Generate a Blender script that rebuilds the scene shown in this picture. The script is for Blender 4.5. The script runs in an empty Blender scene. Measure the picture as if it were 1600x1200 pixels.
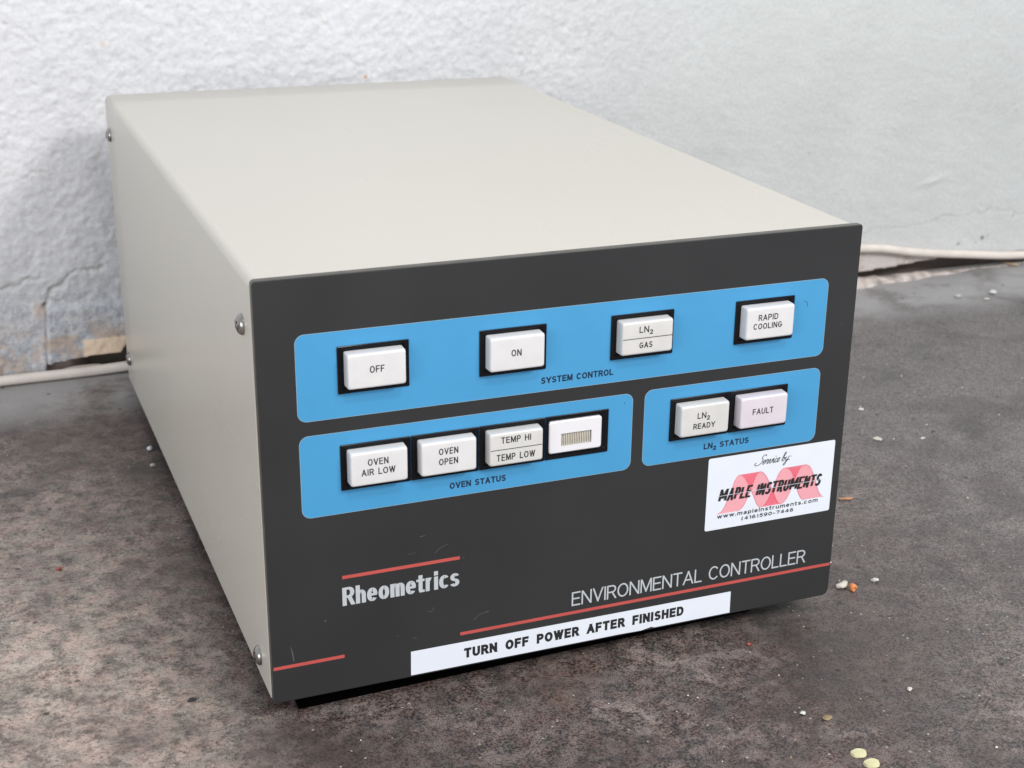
import bpy, bmesh, math, random
import numpy as np
from mathutils import Vector, Matrix

S = bpy.context.scene
COL = S.collection
MM = 0.001

# ------------------------------------------------------------------ camera
cd = bpy.data.cameras.new('camera')
cam = bpy.data.objects.new('camera', cd)
COL.objects.link(cam)
cam.location = (-0.0928117, -0.4649807, 0.2981446)
cam.rotation_euler = (1.21167781, -0.01295351, -0.38565199)
cd.sensor_width = 36.0
cd.lens = 51.41
cd.shift_x = -20.27 / 1600
cd.shift_y = 17.23 / 1600
cd.clip_start = 0.01
cd.clip_end = 50
cd.dof.use_dof = True
cd.dof.focus_distance = 0.57
cd.dof.aperture_fstop = 26
S.camera = cam

# ------------------------------------------------------------------ world and lamps
w = bpy.data.worlds.new('World')
S.world = w
w.use_nodes = True
bgn = w.node_tree.nodes['Background']
bgn.inputs[0].default_value = (0.93, 0.96, 1.0, 1)
bgn.inputs[1].default_value = 0.70

def area(name, loc, target, size, power, col, sy=None):
    l = bpy.data.lights.new(name, 'AREA')
    l.energy = power
    l.color = col
    l.size = size
    if sy:
        l.shape = 'RECTANGLE'
        l.size_y = sy
    o = bpy.data.objects.new(name, l)
    COL.objects.link(o)
    o.location = loc
    d = Vector(target) - Vector(loc)
    o.rotation_euler = d.to_track_quat('-Z', 'Y').to_euler()
    return o

area('ceiling_lamp', (0.74, -1.06, 1.02), (0.12, 0.15, 0.10), 0.42, 16.0, (1.0, 0.982, 0.955), sy=0.24)
area('extra_overhead_lamp', (0.14, -0.72, 1.15), (0.12, 0.0, 0.10), 0.30, 3.9, (1.0, 0.985, 0.96), sy=0.12)  # extra lamp added to cast shadows below the button caps
area('left_fill', (-1.5, -1.1, 0.30), (0.0, 0.08, 0.05), 0.9, 14.0, (0.97, 0.985, 1.0))  # soft fill added on the left to brighten the housing side

S.view_settings.view_transform = 'Standard'
S.view_settings.look = 'None'
S.view_settings.exposure = 0.0
S.view_settings.gamma = 1.0
S.view_settings.use_curve_mapping = False

# ------------------------------------------------------------------ helpers
def mat(name, col, rough=0.5, metal=0.0, spec=0.5, coat=0.0, noise=None, bump=None, sss=0.0):
    """noise = (scale, amount) tone variation, bump = (scale, strength, distance)"""
    m = bpy.data.materials.new(name)
    m.use_nodes = True
    nt = m.node_tree
    b = nt.nodes['Principled BSDF']
    b.inputs['Base Color'].default_value = (*col, 1)
    b.inputs['Roughness'].default_value = rough
    b.inputs['Metallic'].default_value = metal
    b.inputs['Specular IOR Level'].default_value = spec
    b.inputs['Coat Weight'].default_value = coat
    if sss:
        b.inputs['Subsurface Weight'].default_value = sss
        b.inputs['Subsurface Radius'].default_value = (0.002, 0.002, 0.002)
        b.inputs['Subsurface Scale'].default_value = 1.0
    tc = nt.nodes.new('ShaderNodeTexCoord')
    if noise:
        n = nt.nodes.new('ShaderNodeTexNoise')
        n.inputs['Scale'].default_value = noise[0]
        n.inputs['Detail'].default_value = 5
        nt.links.new(tc.outputs['Object'], n.inputs['Vector'])
        r = nt.nodes.new('ShaderNodeMapRange')
        r.inputs['From Min'].default_value = 0.3
        r.inputs['From Max'].default_value = 0.7
        r.inputs['To Min'].default_value = 1 - noise[1]
        r.inputs['To Max'].default_value = 1 + noise[1]
        nt.links.new(n.outputs['Fac'], r.inputs['Value'])
        mx = nt.nodes.new('ShaderNodeVectorMath')
        mx.operation = 'SCALE'
        mx.inputs[0].default_value = col
        nt.links.new(r.outputs['Result'], mx.inputs['Scale'])
        nt.links.new(mx.outputs[0], b.inputs['Base Color'])
    if bump:
        n2 = nt.nodes.new('ShaderNodeTexNoise')
        n2.inputs['Scale'].default_value = bump[0]
        n2.inputs['Detail'].default_value = 3
        nt.links.new(tc.outputs['Object'], n2.inputs['Vector'])
        bp = nt.nodes.new('ShaderNodeBump')
        bp.inputs['Strength'].default_value = bump[1]
        bp.inputs['Distance'].default_value = bump[2]
        nt.links.new(n2.outputs['Fac'], bp.inputs['Height'])
        nt.links.new(bp.outputs['Normal'], b.inputs['Normal'])
    return m

def link(name, me, material=None, parent=None, smooth=None):
    o = bpy.data.objects.new(name, me)
    COL.objects.link(o)
    if material and not me.materials:
        for x in (material if isinstance(material, (list, tuple)) else [material]):
            me.materials.append(x)
    if parent:
        o.parent = parent
    if smooth is not None:
        me.polygons.foreach_set('use_smooth', [True] * len(me.polygons))
        try:
            me.set_sharp_from_angle(angle=math.radians(smooth))
        except Exception:
            pass
    return o

def bm_mesh(bm, name):
    me = bpy.data.meshes.new(name)
    bm.to_mesh(me)
    bm.free()
    return me

def pyd(name, vs, fs):
    me = bpy.data.meshes.new(name)
    me.from_pydata(vs, [], fs)
    me.update()
    return me

def tag(o, label=None, cat=None, group=None, kind=None):
    if label: o['label'] = label
    if cat: o['category'] = cat
    if group: o['group'] = group
    if kind: o['kind'] = kind
    return o

def rrect(x0, x1, z0, z1, r, n=6):
    """outline of a rounded rectangle, counter-clockwise seen from the front"""
    pts = []
    if not isinstance(r, (list, tuple)):
        r = [r] * 4        # bottom right, top right, top left, bottom left
    for (cx, cz, a0, rr) in ((x1 - r[0], z0 + r[0], -90, r[0]), (x1 - r[1], z1 - r[1], 0, r[1]),
                             (x0 + r[2], z1 - r[2], 90, r[2]), (x0 + r[3], z0 + r[3], 180, r[3])):
        for i in range(n + 1):
            a = math.radians(a0 + 90 * i / n)
            pts.append((cx + rr * math.cos(a), cz + rr * math.sin(a)))
    return pts

def slab(name, outline, y0, y1, m, parent=None, bevel=0.0, seg=2, smooth=35):
    """outline in x,z (mm) extruded from y0 (front, smaller) to y1 (mm)"""
    n = len(outline)
    vs = [(x * MM, y0 * MM, z * MM) for x, z in outline] + [(x * MM, y1 * MM, z * MM) for x, z in outline]
    fs = [tuple(range(n)), tuple(range(2 * n - 1, n - 1, -1))]
    fs += [(i, i + n, (i + 1) % n + n, (i + 1) % n) for i in range(n)]
    bm = bmesh.new()
    bv = [bm.verts.new(v) for v in vs]
    for f in fs:
        bm.faces.new([bv[i] for i in f])
    bmesh.ops.recalc_face_normals(bm, faces=bm.faces)
    if bevel:
        es = [e for e in bm.edges if all(abs(v.co.y - y0 * MM) < 1e-8 for v in e.verts)]
        bmesh.ops.bevel(bm, geom=es, offset=bevel * MM, segments=seg, profile=0.5, affect='EDGES', clamp_overlap=True)
    return link(name, bm_mesh(bm, name), m, parent, smooth)

def sheet(name, outline, y, m, parent=None):
    """flat printed area just proud of the surface it is printed on"""
    me = pyd(name, [(x * MM, y * MM, z * MM) for x, z in outline], [tuple(range(len(outline)))])
    return link(name, me, m, parent)

# ------------------------------------------------------------------ stroke lettering
def arc(cx, cy, rx, ry, a0, a1, n=12):
    return [(cx + rx * math.cos(math.radians(a0 + (a1 - a0) * i / n)),
             cy + ry * math.sin(math.radians(a0 + (a1 - a0) * i / n))) for i in range(n + 1)]

def P(*p): return ('p', list(p))      # polyline with mitred joints
def K(pts): return ('c', list(pts))   # closed
def D(*p): return ('d', list(p))      # diagonal cut off level at both ends

X = 0.70  # lowercase height
GL = {
 'A': (.74, [D((0, 0), (.37, 1)), D((.74, 0), (.37, 1)), P((.15, .32), (.59, .32))]),
 'C': (.70, [P(*arc(.37, .5, .37, .5, 38, 322, 22))]),
 'D': (.68, [K([(0, 0), (0, 1), (.3, 1)] + arc(.3, .5, .38, .5, 84, -84, 14) + [(.3, 0)])]),
 'E': (.56, [P((.56, 1), (0, 1), (0, 0), (.56, 0)), P((0, .52), (.5, .52))]),
 'F': (.53, [P((.53, 1), (0, 1), (0, 0)), P((0, .5), (.46, .5))]),
 'G': (.74, [P(*(arc(.37, .5, .37, .5, 40, 312, 22) + [(.74, .2), (.74, .46), (.42, .46)]))]),
 'H': (.66, [P((0, 0), (0, 1)), P((.66, 0), (.66, 1)), P((0, .52), (.66, .52))]),
 'I': (0.0, [P((0, 0), (0, 1))]),
 'L': (.50, [P((0, 1), (0, 0), (.5, 0))]),
 'M': (.80, [P((0, 0), (0, 1)), P((.8, 0), (.8, 1)), D((.04, 1), (.4, .06)), D((.76, 1), (.4, .06))]),
 '#': (1.08, [P((0, 0), (0, 1)), P((1.08, 0), (1.08, 1)), D((.05, 1), (.54, .30)), D((1.03, 1), (.54, .30))]),
 'N': (.68, [P((0, 0), (0, 1)), P((.68, 0), (.68, 1)), D((.03, 1), (.65, 0))]),
 'O': (.76, [K(arc(.38, .5, .38, .5, 0, 345, 23))]),
 'P': (.60, [P((0, 0), (0, 1)), P(*([(0, 1), (.34, 1)] + arc(.34, .735, .26, .265, 80, -80, 10) + [(.34, .47), (0, .47)]))]),
 'R': (.63, [P((0, 0), (0, 1)), P(*([(0, 1), (.35, 1)] + arc(.35, .745, .26, .255, 80, -80, 10) + [(.35, .49), (0, .49)])), D((.36, .49), (.63, 0))]),
 'S': (.60, [P(*(arc(.31, .745, .28, .255, 18, 238, 14) + arc(.29, .255, .31, .255, 58, -162, 14)))]),
 'T': (.62, [P((0, 1), (.62, 1)), P((.31, 1), (.31, 0))]),
 'U': (.66, [P(*([(0, 1), (0, .34)] + arc(.33, .34, .33, .34, 188, 352, 12) + [(.66, .34), (.66, 1)]))]),
 'V': (.70, [D((0, 1), (.35, 0)), D((.70, 1), (.35, 0))]),
 'W': (1.0, [D((0, 1), (.25, 0)), D((.5, 1), (.25, 0)), D((.5, 1), (.75, 0)), D((1.0, 1), (.75, 0))]),
 'Y': (.70, [D((0, 1), (.35, .42)), D((.70, 1), (.35, .42)), P((.35, .46), (.35, 0))]),
 'p': (.50, [P((0, X), (0, -.28)), K(arc(.25, X / 2, .25, X / 2, 0, 340, 17))]),
 'l': (0.0, [P((0, 0), (0, 1))]),
 'i': (0.0, [P((0, 0), (0, X)), P((0, .92), (0, 1.04))]),
 'a': (.48, [P(*(arc(.24, X - .2, .22, .2, 150, 20, 8) + [(.46, .1), (.48, 0)])), K(arc(.23, .19, .22, .19, 0, 330, 11))]),
 'e': (.50, [P(*arc(.25, X / 2, .25, X / 2, 0, 318, 16)), P((.04, X * .5), (.46, X * .5))]),
 'o': (.52, [K(arc(.26, X / 2, .26, X / 2, 0, 340, 17))]),
 'c': (.48, [P(*arc(.26, X / 2, .26, X / 2, 42, 318, 16))]),
 'n': (.46, [P((0, 0), (0, X)), P(*([(0, X * .6)] + arc(.23, X * .66, .23, X * .34, 150, 0, 9) + [(.46, 0)]))]),
 'h': (.46, [P((0, 0), (0, 1)), P(*([(0, X * .6)] + arc(.23, X * .66, .23, X * .34, 150, 0, 9) + [(.46, 0)]))]),
 'm': (.82, [P((0, 0), (0, X)), P(*([(0, X * .6)] + arc(.205, X * .7, .205, X * .3, 150, 0, 8) + [(.41, 0)])),
             P(*([(.41, X * .6)] + arc(.615, X * .7, .205, X * .3, 150, 0, 8) + [(.82, 0)]))]),
 'r': (.27, [P((0, 0), (0, X)), P(*([(0, X * .55)] + arc(.25, X * .62, .25, X * .38, 160, 80, 6)))]),
 's': (.44, [P(*(arc(.225, X * .75, .2, X * .25, 22, 235, 10) + arc(.215, X * .25, .225, X * .25, 55, -158, 10)))]),
 't': (.28, [P((.12, .95), (.12, .1), (.16, 0), (.28, 0)), P((-.06, X), (.28, X))]),
 'u': (.46, [P(*([(0, X), (0, .24)] + arc(.23, .24, .23, .24, 188, 352, 9) + [(.46, .24)])), P((.46, X), (.46, 0))]),
 'w': (.78, [D((0, X), (.195, 0)), D((.39, X), (.195, 0)), D((.39, X), (.585, 0)), D((.78, X), (.585, 0))]),
 '.': (0.0, [P((0, 0), (0, .09))]),
 '-': (.34, [P((0, .42), (.34, .42))]),
 '(': (.26, [P(*arc(.30, .45, .28, .60, 110, 250, 12))]),
 ')': (.26, [P(*arc(-.04, .45, .28, .60, 70, -70, 12))]),
 '0': (.56, [K(arc(.28, .5, .28, .5, 0, 340, 18))]),
 '1': (.22, [P((0, .8), (.2, 1), (.2, 0))]),
 '2': (.56, [P(*(arc(.28, .72, .28, .28, 170, -35, 12) + [(0, 0), (.57, 0)]))]),
 '4': (.6, [P((.44, 0), (.44, 1)), P((.40, 1), (0, .3), (.6, .3))]),
 '5': (.54, [P(*([(.5, 1), (.1, 1), (.06, .56)] + arc(.26, .32, .28, .32, 125, -150, 12)))]),
 '6': (.56, [K(arc(.28, .31, .28, .31, 0, 340, 15)), P(*arc(.34, .36, .34, .64, 182, 65, 10))]),
 '7': (.56, [P((0, 1), (.56, 1), (.2, 0))]),
 '9': (.56, [K(arc(.28, .69, .28, .31, 0, 340, 15)), P(*arc(.22, .64, .34, .64, 2, -115, 10))]),
}

def ribbon(pts, h, closed=False, dcut=False):
    """quads for a stroke of half width h along pts (mm)"""
    n = len(pts)
    L, R = [], []
    if dcut:
        (x0, y0), (x1, y1) = pts
        if y0 > y1:
            x0, y0, x1, y1 = x1, y1, x0, y0
        dx, dy = x1 - x0, y1 - y0
        k = h * math.hypot(dx, dy) / abs(dy)
        sl = dx / dy
        a0, a1 = y0 - h, y1 + h
        xa, xb = x0 - sl * h, x1 + sl * h
        # keep the ends inside the letter box: both ends pulled to the box edge
        return [(xa - k, a0), (xa + k, a0), (xb + k, a1), (xb - k, a1)], [(0, 1, 2, 3)]
    for i in range(n):
        p = pts[i]
        if closed:
            a, b = pts[i - 1], pts[(i + 1) % n]
        else:
            a = pts[i - 1] if i else None
            b = pts[i + 1] if i < n - 1 else None
        def nrm(u, v):
            d = math.hypot(v[0] - u[0], v[1] - u[1]) or 1e-9
            return (-(v[1] - u[1]) / d, (v[0] - u[0]) / d)
        if a is None:
            m = nrm(p, b); k = 1; ex = (-(b[0] - p[0]), -(b[1] - p[1]))
        elif b is None:
            m = nrm(a, p); k = 1; ex = ((p[0] - a[0]), (p[1] - a[1]))
        else:
            n1, n2 = nrm(a, p), nrm(p, b)
            m = (n1[0] + n2[0], n1[1] + n2[1])
            d = math.hypot(*m) or 1e-9
            m = (m[0] / d, m[1] / d)
            k = min(1 / max(0.3, m[0] * n1[0] + m[1] * n1[1]), 2.2)
            ex = None
        q = p
        if ex is not None:     # square ends stick out half a stroke
            d = math.hypot(*ex) or 1e-9
            # only straight vertical or level ends are extended
            if abs(ex[0]) < 1e-6 or abs(ex[1]) < 1e-6:
                q = (p[0] + ex[0] / d * h, p[1] + ex[1] / d * h)
        L.append((q[0] + m[0] * h * k, q[1] + m[1] * h * k))
        R.append((q[0] - m[0] * h * k, q[1] - m[1] * h * k))
    vs = L + R
    fs = [(i, i + n, i + n + 1, i + 1) for i in range(n - 1)]
    if closed:
        fs.append((n - 1, 2 * n - 1, n, 0))
    return vs, fs

class Ink:
    """collects flat strokes as one mesh; overlapping strokes lie a few microns apart"""
    def __init__(s): s.v, s.f = [], []
    def add(s, vs, fs, lift):
        b = len(s.v)
        s.v += [(x, z, lift) for x, z in vs]
        s.f += [tuple(b + i for i in f) for f in fs]
    def text(s, t, x0, x1, base, H, th, gap=None, slant=0.0, space=.42, subs=(), an=1.0):
        """an > 1: upright strokes an times as thick as level ones"""
        xo = x0
        x0, x1 = 0.0, (x1 - x0) / an
        gap = (0.22 * H if gap is None else gap)
        hs = H - th
        fixed, wsum = 0.0, 0.0
        for i, ch in enumerate(t):
            sc = .68 if i in subs else 1
            if ch == ' ':
                fixed += space * H
            else:
                wsum += GL[ch][0] * sc
                fixed += th
                if i < len(t) - 1 and t[i + 1] != ' ':
                    fixed += gap
        sx = (x1 - x0 - fixed) / max(wsum, 1e-6)
        x = x0
        for i, ch in enumerate(t):
            if ch == ' ':
                x += space * H
                continue
            sc = .68 if i in subs else 1
            w_, st = GL[ch]
            dz = -.34 * H if i in subs else 0
            for k, (kind, pts) in enumerate(st):
                q = [(x + th / 2 + a * sx * sc, base + th / 2 + dz + b * hs * sc) for a, b in pts]
                if slant:
                    q = [(a + (b - base) * slant, b) for a, b in q]
                vs, fs = ribbon(q, th / 2, closed=kind == 'c', dcut=(kind == 'd'))
                vs = [(xo + a * an, b) for a, b in vs]
                s.add(vs, fs, 0.006 * k)
            x += w_ * sx * sc + th
            if i < len(t) - 1 and t[i + 1] != ' ':
                x += gap
    def stroke(s, pts, th, lift=0.0, closed=False, dcut=False):
        vs, fs = ribbon(pts, th / 2, closed, dcut)
        s.add(vs, fs, lift)
    def poly(s, pts, lift=0.0):
        s.add(pts, [tuple(range(len(pts)))], lift)
    def build(s, name, m, parent, y):
        me = pyd(name, [(x * MM, (y - l) * MM, z * MM) for x, z, l in s.v], s.f)
        return link(name, me, m, parent)

def catmull(pts, n=6):
    out = []
    for i in range(len(pts) - 1):
        p0 = pts[max(i - 1, 0)]; p1 = pts[i]; p2 = pts[i + 1]; p3 = pts[min(i + 2, len(pts) - 1)]
        for j in range(n):
            t = j / n
            out.append(tuple(0.5 * (2 * p1[k] + (p2[k] - p0[k]) * t + (2 * p0[k] - 5 * p1[k] + 4 * p2[k] - p3[k]) * t * t
                                    + (3 * p1[k] - p0[k] - 3 * p2[k] + p3[k]) * t ** 3) for k in range(len(p1))))
    out.append(pts[-1])
    return out

# ------------------------------------------------------------------ numpy noise
def vnoise(x, z, seed):
    """smooth value noise at arrays x, z"""
    r = np.random.RandomState(seed).rand(256, 256)
    xi = np.floor(x).astype(int); zi = np.floor(z).astype(int)
    fx = x - xi; fz = z - zi
    fx = fx * fx * fx * (fx * (fx * 6 - 15) + 10); fz = fz * fz * fz * (fz * (fz * 6 - 15) + 10)
    g = lambda a, b: r[a % 256, b % 256]
    return ((g(xi, zi) * (1 - fx) + g(xi + 1, zi) * fx) * (1 - fz)
            + (g(xi, zi + 1) * (1 - fx) + g(xi + 1, zi + 1) * fx) * fz)

def fbm(x, z, scale, seed, oct=4, gain=0.5):
    """scale = size of the largest lump in mm, result about 0..1"""
    a, s, tot = 1.0, 0.0, 0.0
    f = 1.0 / scale
    for i in range(oct):
        ca, sa = math.cos(i * 1.1 + seed), math.sin(i * 1.1 + seed)
        s = s + a * vnoise((x * ca - z * sa) * f + 37 * i, (x * sa + z * ca) * f + 11 * i, seed + i)
        tot += a
        a *= gain
        f *= 2.03
    return s / tot

def sstep(a, b, v):
    t = np.clip((v - a) / (b - a), 0, 1)
    return t * t * (3 - 2 * t)

def polydist(x, z, pts):
    """distance to a polyline and position along it 0..1"""
    best = np.full(x.shape, 1e9)
    for (x0, z0), (x1, z1) in zip(pts[:-1], pts[1:]):
        dx, dz = x1 - x0, z1 - z0
        t = np.clip(((x - x0) * dx + (z - z0) * dz) / (dx * dx + dz * dz), 0, 1)
        best = np.minimum(best, np.hypot(x - x0 - t * dx, z - z0 - t * dz))
    return best

# ------------------------------------------------------------------ the surface it stands on
G = -10.0     # table height under the panel's lower edge, mm

def table_material():
    m = bpy.data.materials.new('worn_dark_laminate')
    m.use_nodes = True
    nt = m.node_tree
    b = nt.nodes['Principled BSDF']
    tc = nt.nodes.new('ShaderNodeTexCoord')
    def noise(scale, detail=6, rough=.6, dist=0.0, vec=None):
        n = nt.nodes.new('ShaderNodeTexNoise')
        n.inputs['Scale'].default_value = scale
        n.inputs['Detail'].default_value = detail
        n.inputs['Roughness'].default_value = rough
        n.inputs['Distortion'].default_value = dist
        nt.links.new(vec or tc.outputs['Object'], n.inputs['Vector'])
        return n.outputs['Fac']
    def rng(v, a, b_, c=0.0, d=1.0):
        r = nt.nodes.new('ShaderNodeMapRange')
        r.interpolation_type = 'SMOOTHSTEP'
        for k, q in zip(('From Min', 'From Max', 'To Min', 'To Max'), (a, b_, c, d)):
            r.inputs[k].default_value = q
        nt.links.new(v, r.inputs['Value'])
        return r.outputs['Result']
    def mul(a, c):
        n = nt.nodes.new('ShaderNodeMath'); n.operation = 'MULTIPLY'
        nt.links.new(a, n.inputs[0])
        if isinstance(c, float): n.inputs[1].default_value = c
        else: nt.links.new(c, n.inputs[1])
        return n.outputs[0]
    def mix(f, a, c):
        n = nt.nodes.new('ShaderNodeMix'); n.data_type = 'RGBA'
        if isinstance(f, float): n.inputs[0].default_value = f
        else: nt.links.new(f, n.inputs[0])
        for s, q in ((n.inputs[6], a), (n.inputs[7], c)):
            if isinstance(q, tuple): s.default_value = (*q, 1)
            else: nt.links.new(q, s)
        return n.outputs[2]
    # position masks: painted sheen to the right, dust and painted reflection along the wall
    sep = nt.nodes.new('ShaderNodeSeparateXYZ')
    nt.links.new(tc.outputs['Object'], sep.inputs[0])
    right = rng(sep.outputs['X'], 0.17, 0.42)
    left0 = rng(sep.outputs['X'], 0.02, -0.07)
    left = mul(left0, rng(sep.outputs['Y'], 0.36, 0.06, 0.25, 1.0))
    big = noise(9, 4, .55, .4)
    medium = noise(34, 7, .66, .8)
    cloud = noise(110, 8, .72, .3)
    grain = noise(1050, 3, .7)
    fine = noise(2100, 2, .7)
    dark = (.024, .017, .017)
    mid = (.165, .134, .128)
    pale = (.44, .345, .30)
    hue = noise(140, 3, .5)
    mid = mix(rng(hue, .4, .6), (.185, .130, .116), (.135, .122, .112))
    c0 = mix(rng(grain, .40, .60), dark, mid)
    c1 = mix(mul(mul(mul(rng(medium, .47, .66), rng(cloud, .40, .60)), rng(grain, .36, .56)), 0.62), c0, pale)
    c2 = mix(mul(mul(rng(cloud, .46, .62), rng(fine, .42, .56)), 0.80), c1, (.33, .27, .25))
    # rusty brown patches
    rust = noise(13, 5, .6, .5)
    c3 = mix(mul(mul(rng(rust, .50, .68), rng(grain, .35, .65)), 0.60), c2, (.15, .082, .055))
    umber = noise(6, 3, .5, .3)
    c3 = mix(mul(rng(umber, .46, .62), 0.50), c3, (.052, .040, .038))
    # grey zone on the right, sheen of the reflected wall put into the colour
    grey = mix(rng(grain, .38, .62), (.066, .060, .060), (.250, .232, .228))
    grey = mix(mul(rng(medium, .5, .74), 0.45), grey, (.26, .245, .24))
    c4 = mix(mul(right, 0.86), c3, grey)
    # pinkish worn zone front left
    grit2 = noise(430, 4, .75)
    palew = mix(rng(hue, .4, .6), (.60, .47, .41), (.53, .46, .40))
    left = mul(left, rng(grit2, .34, .58, .42, 1.0))
    c5 = mix(mul(mul(left, rng(medium, .26, .50)), mul(mul(rng(grain, .24, .50), rng(cloud, .32, .56, .25, 1.0)), 0.92)), c4, palew)
    blot = noise(15, 6, .62, .6)
    c5 = mix(mul(rng(blot, .48, .66), 0.42), c5, (.058, .047, .045))
    # dark smudges
    sm = noise(26, 4, .5, .2)
    c6 = mix(mul(rng(sm, .52, .74), 0.45), c5, (.05, .047, .048))
    # grey plaster dust along the wall, with the wall's reflection painted in
    back = rng(sep.outputs['Y'], .325, .385)
    dn = noise(30, 5, .6)
    c7 = mix(mul(mul(back, rng(dn, .22, .55)), 0.78), c6, (.42, .415, .42))
    # pale grit
    vo = nt.nodes.new('ShaderNodeTexVoronoi')
    vo.inputs['Scale'].default_value = 310
    nt.links.new(tc.outputs['Object'], vo.inputs['Vector'])
    vc = nt.nodes.new('ShaderNodeSeparateColor')
    nt.links.new(vo.outputs['Color'], vc.inputs[0])
    gm = mul(rng(vo.outputs['Distance'], .20, .08), rng(vc.outputs[0], .86, .92))
    c8 = mix(mul(gm, 0.75), c7, (.52, .47, .44))
    # small black pits
    vo2 = nt.nodes.new('ShaderNodeTexVoronoi')
    vo2.inputs['Scale'].default_value = 150
    nt.links.new(tc.outputs['Object'], vo2.inputs['Vector'])
    vc2 = nt.nodes.new('ShaderNodeSeparateColor')
    nt.links.new(vo2.outputs['Color'], vc2.inputs[0])
    pm = mul(rng(vo2.outputs['Distance'], .22, .12), rng(vc2.outputs[1], .90, .93))
    c9 = mix(mul(pm, 0.8), c8, (.018, .017, .018))
    nt.links.new(c9, b.inputs['Base Color'])
    nt.links.new(rng(medium, .3, .7, .40, .56), b.inputs['Roughness'])
    b.inputs['Specular IOR Level'].default_value = 0.42
    bp = nt.nodes.new('ShaderNodeBump')
    bp.inputs['Strength'].default_value = 0.35
    bp.inputs['Distance'].default_value = 0.0004
    nt.links.new(grain, bp.inputs['Height'])
    nt.links.new(bp.outputs['Normal'], b.inputs['Normal'])
    return m

def wall_y(x):
    return 424.0 + 0.02 * x

def make_table():
    xs = list(np.concatenate([[-1600, -700, -300], np.arange(-160, 861, 6.0), [1200, 1800, 2400]]))
    # back edge runs just short of the plaster and is broken into shallow bites
    back = []
    for x in xs:
        back.append(wall_y(x) - 1.0 + 9.0)
    rows = [-1300, -600, -200, 0, 100, 200, 300, 380]
    vs, fs = [], []
    nx = len(xs)
    for y in rows:
        vs += [(x * MM, y * MM, G * MM) for x in xs]
    vs += [(x * MM, b * MM, G * MM) for x, b in zip(xs, back)]
    vs += [(x * MM, b * MM, (G - 30) * MM) for x, b in zip(xs, back)]
    for j in range(len(rows) + 1):
        for i in range(nx - 1):
            a = j * nx + i
            fs.append((a, a + 1, a + 1 + nx, a + nx))
    me = pyd('worktop', vs, fs)
    o = link('worktop', me, table_material())
    tag(o, 'worn dark brown and grey mottled worktop under the instrument', kind='structure')

make_table()

# ------------------------------------------------------------------ the plaster wall
def wall_material():
    m = bpy.data.materials.new('painted_plaster')
    m.use_nodes = True
    nt = m.node_tree
    b = nt.nodes['Principled BSDF']
    b.inputs['Roughness'].default_value = 0.62
    b.inputs['Specular IOR Level'].default_value = 0.3
    at = nt.nodes.new('ShaderNodeAttribute'); at.attribute_name = 'paint'
    tc = nt.nodes.new('ShaderNodeTexCoord')
    n = nt.nodes.new('ShaderNodeTexNoise')
    n.inputs['Scale'].default_value = 420; n.inputs['Detail'].default_value = 4
    nt.links.new(tc.outputs['Object'], n.inputs['Vector'])
    r = nt.nodes.new('ShaderNodeMapRange')
    for k, q in zip(('From Min', 'From Max', 'To Min', 'To Max'), (.3, .7, .95, 1.05)):
        r.inputs[k].default_value = q
    nt.links.new(n.outputs['Fac'], r.inputs['Value'])
    v = nt.nodes.new('ShaderNodeVectorMath'); v.operation = 'SCALE'
    nt.links.new(at.outputs['Color'], v.inputs[0])
    nt.links.new(r.outputs['Result'], v.inputs['Scale'])
    # fine dark speckle low on the left, stain with pit shade painted in
    sn = nt.nodes.new('ShaderNodeTexNoise'); sn.inputs['Scale'].default_value = 620; sn.inputs['Detail'].default_value = 3
    nt.links.new(tc.outputs['Object'], sn.inputs['Vector'])
    sr = nt.nodes.new('ShaderNodeMapRange')
    for k, q in zip(('From Min', 'From Max', 'To Min', 'To Max'), (.52, .68, 0, .50)):
        sr.inputs[k].default_value = q
    nt.links.new(sn.outputs['Fac'], sr.inputs['Value'])
    mm = nt.nodes.new('ShaderNodeMath'); mm.operation = 'MULTIPLY'
    nt.links.new(sr.outputs[0], mm.inputs[0]); nt.links.new(at.outputs['Alpha'], mm.inputs[1])
    mxx = nt.nodes.new('ShaderNodeMix'); mxx.data_type = 'RGBA'
    nt.links.new(mm.outputs[0], mxx.inputs[0]); nt.links.new(v.outputs[0], mxx.inputs[6])
    mxx.inputs[7].default_value = (.28, .29, .36, 1)
    nt.links.new(mxx.outputs[2], b.inputs['Base Color'])
    bp = nt.nodes.new('ShaderNodeBump')
    bp.inputs['Strength'].default_value = 0.5
    bp.inputs['Distance'].default_value = 0.0007
    nt.links.new(n.outputs['Fac'], bp.inputs['Height'])
    nt.links.new(bp.outputs['Normal'], b.inputs['Normal'])
    return m

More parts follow.
